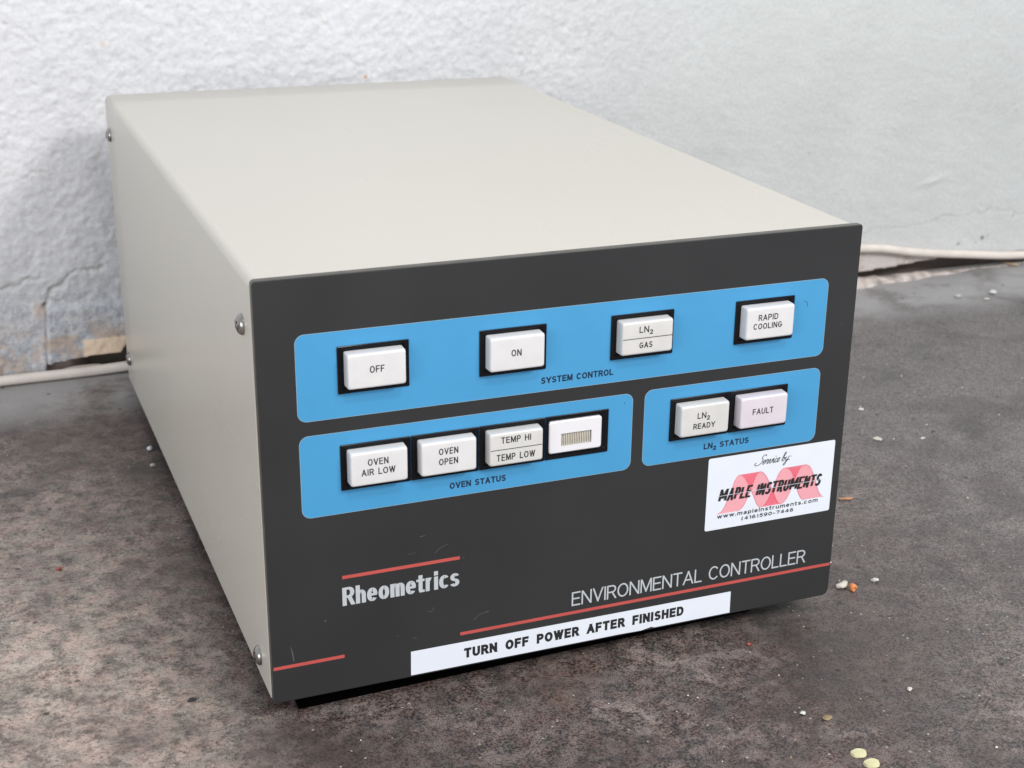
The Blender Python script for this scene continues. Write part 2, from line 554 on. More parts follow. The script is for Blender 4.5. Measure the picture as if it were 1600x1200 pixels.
def make_wall():
    sx = 1.0
    xs = np.arange(-330, 871, sx * 1.08); zs = np.arange(-24, 331, sx * 1.08)
    Xg, Zg = np.meshgrid(xs, zs)
    x, z = Xg.ravel(), Zg.ravel()
    rough = 1 - sstep(190, 420, x + 0.6 * (90 - z))
    # paint over rough plaster: lumps, pits, trowel ridges
    lump = fbm(x, z, 26, 3, 3) - .5
    pimple = fbm(x, z, 6.5, 17, 3, .6) - .5
    pit = sstep(.62, .80, fbm(x, z, 5.5, 51, 3))
    ridge = 1 - np.abs(fbm(x, z * 1.3, 12, 77, 3) * 2 - 1)
    ridge = sstep(.86, 1.0, ridge)
    pim2 = fbm(x, z, 3.4, 29, 2, .5) - .5
    d = rough * (lump * .7 + pimple * 1.0 + pim2 * 1.0 - pit * .4 + ridge * .22)
    soft = fbm(x * .8 + z * .4, z, 42, 91, 3) - .5
    trow = fbm(x + z * .8, z * 1.6, 13, 97, 3) - .5
    d += (1 - rough) * (soft * 1.1 + trow * .55 + pimple * .30)
    # dimple and drip of thick paint on the smooth side
    d += 0.9 * np.exp(-(((x - 610) / 11) ** 2 + ((z - 63 - (x - 610) * .2) / 2.2) ** 2))
    d -= 0.5 * np.exp(-(((x - 571) / 5) ** 2 + ((z - 140) / 11) ** 2))
    # base colour of the paint
    t = sstep(120, 480, x)[:, None]
    col = (1 - t) * np.array([.672, .678, .708]) + t * np.array([.615, .632, .632])
    tone = (fbm(x, z, 60, 7, 4) - .5)[:, None]
    col = col * (1 + .10 * tone)
    pd_ = sstep(.60, .78, fbm(x, z, 4.2, 131, 3))[:, None] * rough[:, None]
    col = col * (1 - .10 * pd_)
    def blend(mask, c, k=1.0):
        nonlocal col
        mk = (np.clip(mask, 0, 1) * k)[:, None]
        col = col * (1 - mk) + np.array(c) * mk
    # greyer, unpainted and stained low part on the left
    low = sstep(64, 20, z + 14 * (fbm(x, z, 22, 9, 3) - .5)) * sstep(60, 20, x)
    speck = sstep(.42, .66, fbm(x, z, 4.0, 23, 3))
    blend(low * .35, (.56, .58, .61), 1)
    blend(low * speck * .45, (.40, .43, .48), 1)
    blend(low * sstep(.55, .75, fbm(x, z, 2.6, 231, 2)) * .5, (.33, .36, .42), 1)
    st = fbm(x, z, 12, 31, 5, .68)
    brn = sstep(.47, .62, st) * sstep(34, 10, z) * sstep(70, 10, x)
    blend(brn, (.60, .47, .37), .80)
    blend(sstep(.56, .72, fbm(x, z, 7, 41, 4, .65)) * sstep(24, 8, z) * sstep(60, 0, x), (.30, .24, .22), .55)
    blend(np.exp(-(((x + 34) / 5) ** 2 + ((z - 5) / 4) ** 2)) * sstep(.4, .6, fbm(x, z, 5, 43, 3)), (.24, .27, .36), .9)
    # cracks
    def crack(pts, wdt, depth, c=(.50, .50, .47), wob=3.4):
        nonlocal d
        wx = x + wob * (fbm(x, z, 7, 61, 4, .6) - .5) * 2
        wz = z + wob * (fbm(x, z, 7, 67, 4, .6) - .5) * 2
        q = polydist(wx, wz, pts)
        d -= depth * np.exp(-(q / wdt) ** 2)
        d += depth * .10 * np.exp(-((q - 2.2 * wdt) / (1.3 * wdt)) ** 2)
        blend(np.exp(-(q / (wdt * .8)) ** 2), c, .75)
    crack([(-110, 30), (-80, 44), (-64.7, 47.1), (-58.3, 49.6), (-48.6, 52.2), (-41, 51.5)], .85, 1.5)
    crack([(-3, 55.6), (-12, 55.5), (-22.6, 54.7), (-26, 52), (-29.1, 48.6), (-38.4, 40.8), (-40.5, 34)], .95, 1.7)
    crack([(-28, 38), (-35, 36), (-40, 40)], .5, .7)
    crack([(-44.4, 114.7), (-35, 115.5), (-26.5, 114.2)], .6, .9, (.6, .6, .6))
    crack([(-48, 200), (-36, 196), (-30, 190)], .6, .8, (.62, .62, .62))
    crack([(-70, 150), (-60, 141), (-52, 143)], .5, .6, (.6, .6, .6))
    crack([(545, 28), (575, 29.5), (599.5, 30.9), (625, 33.6), (641.6, 33.4), (672, 36), (704.8, 31), (740, 31)], .6, .45, (.53, .54, .53), 3.5)
    # slab right of the vertical crack stands proud
    cx = -41.5 - (34 - z) * .07
    slabm = sstep(-.6, .6, x - cx) * sstep(36, 31, z) * sstep(12, 4, x)
    d += 2.6 * slabm
    crack([(-40.3, 36), (-42, 15), (-43.8, -24)], .9, 2.6, (.20, .18, .16), .6)
    blend(np.exp(-(((x + 44) / 3.2) ** 2 + ((z - 33) / 5) ** 2)), (.62, .47, .38), .8)
    # bare beige plaster patch with a broken lower edge
    pw = 1.0 * (fbm(x, z, 6, 71, 2) - .5) * 2
    patch = sstep(-.5, .5, x + 20.8 + pw) * sstep(.4, -.4, x - 6.0 - pw) * sstep(.5, -.5, z - 11.9 - .02 * x - pw) * sstep(-.4, .4, z - 1.2)
    blend(patch, (.93, .74, .56), 1.0)
    d += .5 * patch
    # hollow under it, behind the cable
    top = np.interp(x, [-60, -43.7, -42, -21, 2, 4, 8, 30, 60, 200], [-9, -6.5, -1.6, .6, 1.5, 4.5, 9, 7, 2, -9]) + .6 * (fbm(x, z, 4, 73, 2) - .5)
    hol = sstep(.35, -.35, z - top) * sstep(-43.2, -42.4, x) * sstep(90, 60, x)
    d = d * (1 - hol) - hol * (4 + 10 * sstep(-30, -14, x))
    blend(hol, (.30, .22, .18), .9)
    blend(hol * sstep(-26, -16, x), (.07, .06, .05), .9)
    # right: under the cable the skim coat stops, pinkish bare plaster, then a dark open joint
    jt = np.interp(x, [430, 545, 590, 620, 640, 660, 700, 800], [-4.5, -3.6, -1.6, .3, 1.0, 1.6, -1.5, -2.5]) + 1.4 * (fbm(x, z, 8, 79, 3) - .5)
    bare = sstep(480, 500, x) * sstep(.8, -.8, z - np.interp(x, [500, 551, 596, 633, 710], [25, 19.5, 12, 6.0, -.5]))
    blend(bare, (.60, .53, .50), .75)
    blend(bare * sstep(.5, .7, fbm(x, z, 6, 83, 3)), (.42, .33, .29), .6)
    op = sstep(480, 500, x) * sstep(.4, -.4, z - jt)
    d = d * (1 - op) - op * 16
    blend(op, (.10, .075, .06), .92)
    # spots
    for (sx_, sz_, r_, c_, k_) in ((164, 162.2, 1.5, (.55, .33, .17), .9), (236.3, 162.5, 1.4, (.5, .4, .3), .55),
                                   (137.7, 196.4, 1.1, (.6, .47, .33), .6), (6.5, 187.6, 2.4, (.62, .47, .36), .6),
                                   (666.2, 14.3, 3.0, (.16, .11, .07), .85), (660, 11.0, 1.8, (.25, .17, .1), .7), (671, 16, 1.6, (.2, .13, .08), .7),
                                   (642.9, 11.8, 2.2, (.28, .31, .33), .8), (719, 60, 4, (.5, .5, .5), .5),
                                   (680.2, 118, 2.6, (.45, .45, .43), .55), (683, 113, 1.8, (.4, .4, .38), .5),
                                   (498, 92, 2.0, (.42, .43, .44), .55), (628, 88, 1.3, (.5, .46, .44), .5), (400, 96, 1.6, (.4, .42, .45), .45),
                                   (560, 85, 1.5, (.55, .56, .58), .5), (694, 30, 2.2, (.3, .31, .3), .6), (120, 182, 1.2, (.62, .58, .5), .6)):
        q = np.hypot(x - sx_, (z - sz_) * 1.15) + 1.6 * (fbm(x, z, 4, 5, 2) - .5)
        blend(sstep(r_, r_ * .3, q), c_, k_)
    for (px_, pz_) in ((40, 176), (95, 174), (183, 158), (232, 159), (262, 150), (270, 171), (300, 188), (330, 178), (60, 205)):
        q = np.hypot(x - px_, z - pz_)
        d -= .9 * np.exp(-(q / 1.4) ** 2)
    y = wall_y(x) - d
    nx, nz = len(xs), len(zs)
    vs = np.stack([x, y, z], 1) * MM
    idx = np.arange(nx * nz).reshape(nz, nx)
    a = idx[:-1, :-1].ravel(); b = idx[:-1, 1:].ravel(); c = idx[1:, 1:].ravel(); e = idx[1:, :-1].ravel()
    quads = np.stack([a, b, c, e], 1)
    # plain continuation of the wall beyond the picture
    def grid_patch(x0, x1, z0, z1, base):
        v = np.array([(x0, wall_y(x0), z0), (x1, wall_y(x1), z0), (x1, wall_y(x1), z1), (x0, wall_y(x0), z1)]) * MM
        return v, np.array([[base, base + 1, base + 2, base + 3]])
    base = len(vs)
    allv, allq = [vs], [quads]
    for rct in ((-1600, xs[0], -24, zs[-1]), (xs[-1], 2400, -24, zs[-1]), (-1600, 2400, zs[-1], 1500)):
        v, q = grid_patch(*rct, base)
        allv.append(v); allq.append(q); base += 4
    V = np.concatenate(allv); Q = np.concatenate(allq)
    me = bpy.data.meshes.new('wall')
    me.vertices.add(len(V)); me.vertices.foreach_set('co', V.ravel())
    me.loops.add(Q.size); me.loops.foreach_set('vertex_index', Q.ravel().astype(np.int32))
    me.polygons.add(len(Q))
    me.polygons.foreach_set('loop_start', np.arange(0, Q.size, 4, dtype=np.int32))
    me.polygons.foreach_set('loop_total', np.full(len(Q), 4, dtype=np.int32))
    me.update(calc_edges=True)
    ca = me.color_attributes.new('paint', 'FLOAT_COLOR', 'POINT')
    C4 = np.ones((len(V), 4)); C4[:len(col), :3] = np.clip(col, 0, 1); C4[:, 3] = 0; C4[:len(col), 3] = np.clip(low * (1 - patch) * (1 - hol), 0, 1); C4[len(col):, :3] = (.66, .67, .69)
    ca.data.foreach_set('color', C4.ravel())
    me.polygons.foreach_set('use_smooth', np.ones(len(Q), dtype=bool))
    o = link('wall', me, wall_material())
    tag(o, 'rough white painted plaster wall, cracked and stained low down on the left', 'wall')

make_wall()

# ------------------------------------------------------------------ tubes and lumps
def tube(name, pts, r, m, parent=None, sides=14, wob=0.0):
    """round tube along pts (mm)"""
    P_ = [Vector(p) for p in pts]
    vs, fs = [], []
    for i, p in enumerate(P_):
        t = (P_[min(i + 1, len(P_) - 1)] - P_[max(i - 1, 0)]).normalized()
        u = t.cross(Vector((0, 0, 1))).normalized()
        v = u.cross(t)
        rr = r[i] if isinstance(r, (list, tuple)) else r
        for k in range(sides):
            a = 2 * math.pi * k / sides
            vs.append(tuple((p + (u * math.cos(a) + v * math.sin(a)) * rr) * MM))
    n = len(P_)
    for i in range(n - 1):
        for k in range(sides):
            a = i * sides + k; b = i * sides + (k + 1) % sides
            fs.append((a, b, b + sides, a + sides))
    fs.append(tuple(range(sides - 1, -1, -1)))
    fs.append(tuple(range((n - 1) * sides, n * sides)))
    return link(name, pyd(name, vs, fs), m, parent, 50)

cable_m = mat('aged_cream_pvc', (.80, .73, .67), .42, noise=(60, .10))
rnd = random.Random(4)
cx_pts = []
keys = [(-1200, 0, -6.8), (-400, 0, -6.8), (-110, 0, -6.6), (-70, 0, -6.5), (-33, 0, -6.3), (4, 0, -6.0), (60, 0, -4.5), (200, 0, 4), (330, 0, 16), (450, 0, 22.5),
        (551, 0, 17.2), (596, 0, 10.5), (633, 0, 5.2), (670, 0, 0.8), (711, 0, -2.4), (760, 0, -3.8), (900, 0, -4.5), (1500, 0, -4.8)]
for p in catmull(keys, 8):
    off = 7.5 if p[0] < 20 else 7.5 - 3.0 * min(1, (p[0] - 20) / 300)
    cx_pts.append((p[0], wall_y(p[0]) - off, p[2] + .25 * math.sin(p[0] * .07)))
cable = tube('cable', cx_pts, 3.1, cable_m)
tag(cable, 'aged cream cable running along the foot of the white wall', 'cable')

def lump(name, loc, size, m, seed, rot=0.0, sub=2, rough=.25, flat=None, tilt=0.0):
    bm = bmesh.new()
    bmesh.ops.create_icosphere(bm, subdivisions=sub, radius=1.0)
    rr = random.Random(seed)
    ph = [rr.uniform(0, 6.3) for _ in range(6)]
    for v in bm.verts:
        c = v.co
        k = 1 + rough * (math.sin(c.x * 3 + ph[0]) * math.sin(c.y * 3.7 + ph[1]) + .6 * math.sin(c.z * 5 + ph[2] + c.x * 4) + .3 * math.sin(9 * c.y + ph[3]))
        v.co = Vector((c.x * size[0], c.y * size[1], c.z * size[2])) * k * MM * .5
    bmesh.ops.rotate(bm, verts=bm.verts, cent=(0, 0, 0), matrix=Matrix.Rotation(tilt, 3, 'Y'))
    bmesh.ops.rotate(bm, verts=bm.verts, cent=(0, 0, 0), matrix=Matrix.Rotation(rot, 3, 'Z'))
    lo = min(v.co.z for v in bm.verts)
    for v in bm.verts:
        v.co.z -= lo
    o = link(name, bm_mesh(bm, name), m, None, 50)
    o.location = (loc[0] * MM, loc[1] * MM, (loc[2] if len(loc) > 2 else G) * MM)
    return o

cream_m = mat('cream_crumb', (.62, .59, .53), .6, noise=(700, .15))
orange_m = mat('orange_crumb', (.72, .26, .09), .6, noise=(700, .25))
tan_m = mat('tan_chip', (.30, .22, .12), .6, noise=(600, .2))
flake_m = mat('pale_yellow_flake', (.66, .62, .37), .55, noise=(500, .10), bump=(900, .3, .0003))
white_m = mat('white_grit', (.62, .61, .59), .45)
clear_m = mat('shiny_grit', (.72, .72, .74), .15, spec=.8)
red_m = mat('red_grit', (.45, .09, .06), .5)
black_m = mat('black_grit', (.02, .02, .022), .5)
plaster_m = mat('bare_plaster', (.52, .46, .43), .85, noise=(120, .45), bump=(500, .6, .0006))

def flake(x, y, rx, ry, rot, label):
    ol = []
    for i in range(28):
        a = 2 * math.pi * i / 28
        k = 1 + .04 * math.sin(2 * a + 1) + .03 * math.sin(5 * a)
        ol.append((rx * k * math.cos(a), ry * k * math.sin(a)))
    vs = [(p[0] * MM, p[1] * MM, 0.0001) for p in ol] + [(p[0] * .9 * MM, p[1] * .9 * MM, .0009 + .0002 * math.sin(i * .45)) for i, p in enumerate(ol)] + [(0, 0, .00085)]
    n = len(ol)
    fs = [(i, (i + 1) % n, (i + 1) % n + n, i + n) for i in range(n)] + [(i + n, (i + 1) % n + n, 2 * n) for i in range(n)] + [tuple(range(n - 1, -1, -1))]
    o = link('flake', pyd('flake', vs, fs), flake_m, None, 40)
    o.location = (x * MM, y * MM, G * MM)
    o.rotation_euler = (0, 0, rot)
    return tag(o, label, 'flake', 'pale yellow flakes in front of the instrument')

flake(193.8, -92.6, 3.0, 2.6, -.35, 'pale yellow oval flake, the upper left of two near the bottom edge')
flake(194.6, -99.6, 3.0, 2.6, -.30, 'pale yellow oval flake, the lower right of two, cut by the bottom edge')
tag(lump('crumb', (260.9, 18.9), (7.0, 3.8, 2.6), cream_m, 3, .35, 2, .2), 'cream coloured crumb touching an orange crumb by the panel corner', 'crumb', 'crumbs by the lower right panel corner')
tag(lump('crumb', (263.4, 14.6), (4.0, 3.8, 3.4), orange_m, 9, .5), 'orange crumb touching the cream crumb by the panel corner', 'crumb', 'crumbs by the lower right panel corner')
tag(lump('crumb', (277.7, 18.2), (3.6, 2.2, 1.8), white_m, 11, -.5), 'small white crumb lying right of the orange crumb', 'crumb', 'crumbs by the lower right panel corner')
tag(lump('chip', (196.1, -68.8), (4.2, 3.2, 1.0), tan_m, 5, .3, 2, .12), 'flat tan chip between the panel and the two yellow flakes', 'chip')
tag(lump('splinter', (315.6, 98.2), (9.0, 2.0, 1.2), mat('wood_splinter', (.50, .24, .13), .6, noise=(500, .2)), 6, -.25), 'thin orange brown splinter beside the right edge of the front panel', 'splinter')
tag(lump('crumb', (396.3, 203.4), (4.2, 2.8, .8), white_m, 21, .4), 'white crumb right of the panel, the farther of the pale crumbs', 'crumb', 'pale crumbs right of the panel')
tag(lump('crumb', (378.9, 161.2), (5.2, 4.6, .7), cream_m, 22, 1.0, 2, .35), 'ragged white crumb right of the service sticker', 'crumb', 'pale crumbs right of the panel')
tag(lump('crumb', (402.8, 152.4), (3.4, 2.2, 1.0), white_m, 23, 0), 'tiny flat white crumb right of the ragged crumb', 'crumb', 'pale crumbs right of the panel')
tag(lump('crumb', (597.4, 373.8), (4.6, 3.8, 2.0), cream_m, 24, 0), 'pale crumb near the wall, left of the shiny one', 'crumb', 'crumbs near the wall on the right')
tag(lump('crumb', (627.7, 372.2), (5.4, 4.2, 3.2), clear_m, 25, 0), 'bright shiny crumb near the wall on the right', 'crumb', 'crumbs near the wall on the right')
tag(lump('crumb', (614.0, 362.1), (4.0, 3.2, 1.4), cream_m, 26, 0), 'faint pale crumb between and in front of the two near the wall', 'crumb', 'crumbs near the wall on the right')
tag(lump('bead', (-2.6, 285.1), (3.4, 3.0, 2.6), clear_m, 31, 0, 2, .08), 'clear shiny bead beside the left side of the housing', 'bead')
tag(lump('crumb', (-4.7, 262.3), (3.0, 2.4, 1.6), cream_m, 32, 0), 'small pale crumb in front of the shiny bead', 'crumb')
tag(lump('crumb', (-61.8, 158.9), (2.4, 2.0, 1.2), red_m, 33, 0), 'tiny red crumb on the left of the worktop', 'crumb')
tag(lump('crumb', (196.0, -10.4), (1.6, 1.5, 1.0), red_m, 34, 0), 'tiny red crumb in front of the white tape', 'crumb')
tag(lump('crumb', (268.9, 40.9), (1.5, 1.4, .9), white_m, 35, 0), 'tiny white crumb touching the right end of the red line', 'crumb')
tag(lump('crumb', (-25.5, 29.5), (3.2, 2.2, .8), black_m, 36, .2), 'flat black crumb left of the lower front screw', 'crumb')
tag(lump('crumb', (189.0, -62.8), (2.2, 2.0, 1.2), white_m, 37, .2), 'small white crumb left of the tan chip', 'crumb')
tag(lump('crumb', (237.6, -63.1), (2.8, 1.8, 1.0), cream_m, 38, .6), 'pale crumb right of the tan chip', 'crumb')

# grit nobody could count
def grit():
    rr = random.Random(12)
    vs, fs, mi = [], [], []
    for _ in range(520):
        x = rr.uniform(-110, 720); y = rr.uniform(-130, 420)
        if -4 < x < 244 and -2 < y < 380:
            continue
        s = rr.choice([.3, .35, .4, .5, .7])
        k = rr.choice([0, 1, 1, 3, 3, 3, 2, 2])
        b = len(vs)
        a0 = rr.uniform(0, 6.28)
        for j in range(5):
            a = a0 + j * 1.2566
            q = s * rr.uniform(.6, 1.1)
            vs.append(((x + q * math.cos(a)) * MM, (y + q * math.sin(a)) * MM, G * MM + .00002))
        vs.append((x * MM, y * MM, (G + s * .9) * MM))
        for j in range(5):
            fs.append((b + j, b + (j + 1) % 5, b + 5)); mi.append(k)
    me = pyd('grit', vs, fs)
    for q in (white_m, cream_m, black_m, tan_m): me.materials.append(q)
    me.polygons.foreach_set('material_index', mi)
    o = link('grit', me)
    tag(o, 'fine pale and dark grit scattered over the worktop', kind='stuff')
grit()

# broken plaster along the joint on the right
def rubble():
    rr = random.Random(8)
    vs, fs = [], []
    xs = np.arange(470, 800, 2.2)
    prof = []
    for i, x in enumerate(xs):
        hgt = np.interp(x, [470, 545, 575, 600, 625, 640, 800], [4.5, 4.2, 3.0, 3.0, 1.6, .5, .2]) * (1 + .35 * math.sin(x * .21) * math.sin(x * .083 + 1)) + rr.uniform(-.3, .3)
        dpt = np.interp(x, [470, 545, 590, 625, 650, 800], [17, 15, 11, 8, 3, 1]) + 1.5 * math.sin(x * .13) + rr.uniform(-.6, .6)
        prof.append((x, dpt, max(hgt, .1)))
    for (x, dpt, h) in prof:
        y0 = wall_y(x)
        for (f, hz) in ((1.0, 0), (.92, .45), (.7, .85), (.4, 1.0), (0.0, .95), (-.25, .4), (-.3, -.5)):
            vs.append((x * MM, (y0 - 1 - dpt * f) * MM, (G + h * hz + (rr.uniform(-.25, .25) if 0 < hz < 1.1 else 0)) * MM))
    k = 7
    for i in range(len(prof) - 1):
        for j in range(k - 1):
            a = i * k + j
            fs.append((a, a + k, a + k + 1, a + 1))
    o = link('plaster_ledge', pyd('plaster_ledge', vs, fs), plaster_m, None, 60)
    tag(o, 'strip of broken pinkish plaster along the worktop edge on the right', 'plaster')
rubble()
fl = lump('plaster_flake', (-22, 421.5, -5.6), (22, 3, 1.6), mat('pinkish_plaster', (.66, .57, .53), .8), 44, .02, 2, .1)
tag(fl, 'long thin flake of plaster lying on the cable at left', 'plaster flake')
sp = lump('straw', (693, 431.0, -9.0), (12, 2.0, 1.6), mat('straw_colour', (.45, .33, .20), .8), 45, -.9, 2, .1)
tag(sp, 'short straw coloured fragment in the dark joint on the right', 'fragment')

# ------------------------------------------------------------------ the instrument
W_, H_, D_ = 240.0, 162.15, 376.3
root = bpy.data.objects.new('environmental_controller', None)
COL.objects.link(root)
root.location = (0, 0, 0)
tag(root, 'beige metal box instrument with dark front panel, blue fields and white push buttons', 'controller')

beige = mat('beige_enamel', (.578, .556, .494), .27, spec=.45, noise=(5, .015), bump=(1500, .05, .0001))
chassis_m = mat('black_chassis', (.012, .012, .013), .6)
panel_m = mat('charcoal_panel_print', (.026, .027, .0285), .42, spec=.45, noise=(30, .05), bump=(1400, .06, .0001))
edge_m = mat('panel_plate_edge', (.13, .125, .11), .35, metal=.55, noise=(120, .25))
screw_m = mat('nickel_screw', (.36, .35, .335), .22, metal=1.0)
slot_m = mat('screw_recess', (.05, .05, .05), .4, metal=.6)
rubber_m = mat('black_rubber', (.012, .012, .012), .75)

def speck_beige(m):
    nt = m.node_tree
    b = nt.nodes['Principled BSDF']
    src = b.inputs['Base Color'].links[0].from_socket
    tc = nt.nodes.new('ShaderNodeTexCoord')
    vo = nt.nodes.new('ShaderNodeTexVoronoi'); vo.inputs['Scale'].default_value = 42
    nt.links.new(tc.outputs['Object'], vo.inputs['Vector'])
    a = nt.nodes.new('ShaderNodeMapRange')
    for k, q in zip(('From Min', 'From Max', 'To Min', 'To Max'), (.035, .018, 0, .55)): a.inputs[k].default_value = q
    nt.links.new(vo.outputs['Distance'], a.inputs['Value'])
    # long faint scuffs
    mp = nt.nodes.new('ShaderNodeMapping'); mp.inputs['Scale'].default_value = (9, 120, 120)
    mp.inputs['Rotation'].default_value = (0, 0, .5)
    nt.links.new(tc.outputs['Object'], mp.inputs['Vector'])
    n = nt.nodes.new('ShaderNodeTexNoise'); n.inputs['Scale'].default_value = 1.0; n.inputs['Detail'].default_value = 4
    nt.links.new(mp.outputs[0], n.inputs['Vector'])
    c = nt.nodes.new('ShaderNodeMapRange')
    for k, q in zip(('From Min', 'From Max', 'To Min', 'To Max'), (.60, .78, 0, .0)): c.inputs[k].default_value = q
    nt.links.new(n.outputs['Fac'], c.inputs['Value'])
    ad = nt.nodes.new('ShaderNodeMath'); ad.operation = 'ADD'
    nt.links.new(a.outputs[0], ad.inputs[0]); nt.links.new(c.outputs[0], ad.inputs[1])
    mx = nt.nodes.new('ShaderNodeMix'); mx.data_type = 'RGBA'
    nt.links.new(ad.outputs[0], mx.inputs[0])
    nt.links.new(src, mx.inputs[6]); mx.inputs[7].default_value = (.30, .28, .24, 1)
    nt.links.new(mx.outputs[2], b.inputs['Base Color'])
speck_beige(beige)

def smudge(m, lo, hi, scale=14):
    nt = m.node_tree
    b = nt.nodes['Principled BSDF']
    tc = nt.nodes.new('ShaderNodeTexCoord')
    n = nt.nodes.new('ShaderNodeTexNoise'); n.inputs['Scale'].default_value = scale; n.inputs['Detail'].default_value = 3
    n.inputs['Distortion'].default_value = .2
    nt.links.new(tc.outputs['Object'], n.inputs['Vector'])
    a = nt.nodes.new('ShaderNodeMapRange')
    for k, q in zip(('From Min', 'From Max', 'To Min', 'To Max'), (.35, .65, lo, hi)): a.inputs[k].default_value = q
    nt.links.new(n.outputs['Fac'], a.inputs['Value'])
    nt.links.new(a.outputs[0], b.inputs['Roughness'])
smudge(panel_m, .33, .52)
smudge(beige, .25, .31, 4)

def housing():
    """folded sheet cover: left side, rounded top edges, right side; top climbs slightly to the back"""
    zb = 0.9
    r = 3.3
    x0, x1 = -.2, 239.0
    y0, y1 = 3.25, D_
    def prof(top, inset=0.0):
        pts = [(x0 + inset, zb)]
        rr_ = r - inset
        for i in range(9):
            a = math.radians(180 - 90 * i / 8)
            pts.append((x0 + r + rr_ * math.cos(a), top - r + rr_ * math.sin(a)))
        for i in range(9):
            a = math.radians(90 - 90 * i / 8)
            pts.append((x1 - r + rr_ * math.cos(a), top - r + rr_ * math.sin(a)))
        pts.append((x1 - inset, zb))
        return pts
    ys = [y0, y0 + .35] + list(np.linspace(y0 + 4, y1 - .5, 12)) + [y1]
    vs, fs = [], []
    rings = []
    for shell, inset in ((0, 0.0), (1, 1.2)):
        for j, y in enumerate(ys):
            e = .3 if (j == 0 or j == len(ys) - 1) and not shell else 0
            top = H_ - .25 + 4.45 * (y / D_)
            ring = []
            for (px, pz) in prof(top, inset + e):
                ring.append(len(vs)); vs.append((px * MM, y * MM, pz * MM))
            rings.append(ring)
    n = len(ys); k = len(rings[0])
    for s in (0, 1):
        for j in range(n - 1):
            a, b = rings[s * n + j], rings[s * n + j + 1]
            for i in range(k - 1):
                q = (a[i], a[i + 1], b[i + 1], b[i])
                fs.append(q if s == 0 else q[::-1])
    for j in (0, n - 1):
        a, b = rings[j], rings[n + j]
        for i in range(k - 1):
            q = (a[i], b[i], b[i + 1], a[i + 1])
            fs.append(q if j == 0 else q[::-1])
    for i in (0, k - 1):
        for j in range(n - 1):
            q = (rings[j][i], rings[j + 1][i], rings[n + j + 1][i], rings[n + j][i])
            fs.append(q if i == 0 else q[::-1])
    me = pyd('housing', vs, fs)
    bm = bmesh.new(); bm.from_mesh(me)
    bmesh.ops.recalc_face_normals(bm, faces=bm.faces)
    bm.to_mesh(me); bm.free()
    return link('housing', me, beige, root, 40)
hs = housing()

def box(name, a, b, m, parent, bevel=0.0, smooth=30):
    bm = bmesh.new()
    bmesh.ops.create_cube(bm, size=1)
    for v in bm.verts:
        v.co = Vector([(a[i] + b[i]) / 2 * MM + v.co[i] * (b[i] - a[i]) * MM for i in range(3)])
    if bevel:
        bmesh.ops.bevel(bm, geom=list(bm.edges), offset=bevel * MM, segments=2, profile=.5, affect='EDGES')
    return link(name, bm_mesh(bm, name), m, parent, smooth)

box('chassis', (2.0, 3.1, 1.6), (237, D_ - 2, 156.5), chassis_m, root)
box('rear_panel', (1.6, D_ - 1.4, 1.6), (237.2, D_ - .4, 163.5), beige, root)

shade_bm = bmesh.new()  # added black block in place of the shadow under the front panel
bmesh.ops.create_cube(shade_bm, size=1)
for v in shade_bm.verts:
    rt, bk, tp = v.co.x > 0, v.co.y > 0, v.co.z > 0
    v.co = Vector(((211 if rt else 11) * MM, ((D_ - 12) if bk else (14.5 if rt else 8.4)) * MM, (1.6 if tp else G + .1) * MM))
bmesh.ops.bevel(shade_bm, geom=list(shade_bm.edges), offset=.4 * MM, segments=2, profile=.5, affect='EDGES')
link('under_panel_shade', bm_mesh(shade_bm, 'under_panel_shade'), mat('shade_black', (.0015, .0015, .0015), .95, spec=0.0), root)
# rubber feet
for fx, fy in ((26, 30), (214, 30), (26, 346), (214, 346)):
    bm = bmesh.new()
    bmesh.ops.create_cone(bm, cap_ends=True, segments=28, radius1=8.5 * MM, radius2=10 * MM, depth=(1.7 - G) * MM)
    bmesh.ops.translate(bm, verts=bm.verts, vec=(fx * MM, fy * MM, (1.7 + G) / 2 * MM))
    link('foot', bm_mesh(bm, 'foot'), rubber_m, root, 40)

# front plate: bare metal plate edge, dark printed face
fp = slab('front_panel', rrect(0, W_, 0, H_, [3.0, 1.2, 1.6, 1.2]), 0, 3.0, edge_m, root, bevel=.45, seg=2)
for f in fp.data.polygons: pass
fp.data.materials.append(panel_m)
for f in fp.data.polygons:
    if f.normal.y < -.9:
        f.material_index = 1
face = sheet('face_print', rrect(.5, W_ - .5, .5, H_ - .5, [2.7, .9, 1.3, .9]), -.03, panel_m, fp)

# blue fields
blue_m = mat('blue_field_print', (.062, .305, .575), .42, spec=.45, noise=(40, .03), bump=(1400, .06, .0001))
field_edge = mat('blue_field_rim', (.30, .42, .48), .45)
for (x0, x1, z0, z1) in ((13.75, 226.3, 110.0, 141.7), (13.85, 142.9, 73.2, 104.4), (148.1, 226.1, 73.4, 104.7)):
    rim = sheet('blue_field', rrect(x0 - .15, x1 + .15, z0 - .15, z1 + .15, 3.4, 8), -.05, field_edge, fp)
    b_ = sheet('blue_print', rrect(x0, x1, z0, z1, 3.3, 8), -.07, blue_m, fp)
    rim.name = 'field_rim'

red_line_m = mat('red_line_print', (.50, .085, .075), .45, noise=(60, .06))
for (x0, x1, zc, t_) in ((27.5, 73.0, 47.4, 1.35), (73.1, 239.45, 14.75, 1.35), (.55, 27.35, 14.7, 1.35)):
    sheet('red_line', [(x0, zc - t_ / 2), (x1, zc - t_ / 2), (x1, zc + t_ / 2), (x0, zc + t_ / 2)], -.05, red_line_m, fp)

navy_m = mat('navy_lettering', (.006, .022, .055), .5)
silver_m = mat('light_grey_lettering', (.50, .53, .56), .45)
ink_m = mat('black_ink', (.016, .016, .018), .5)
cap_ink_m = mat('engraved_ink', (.012, .012, .015), .5)

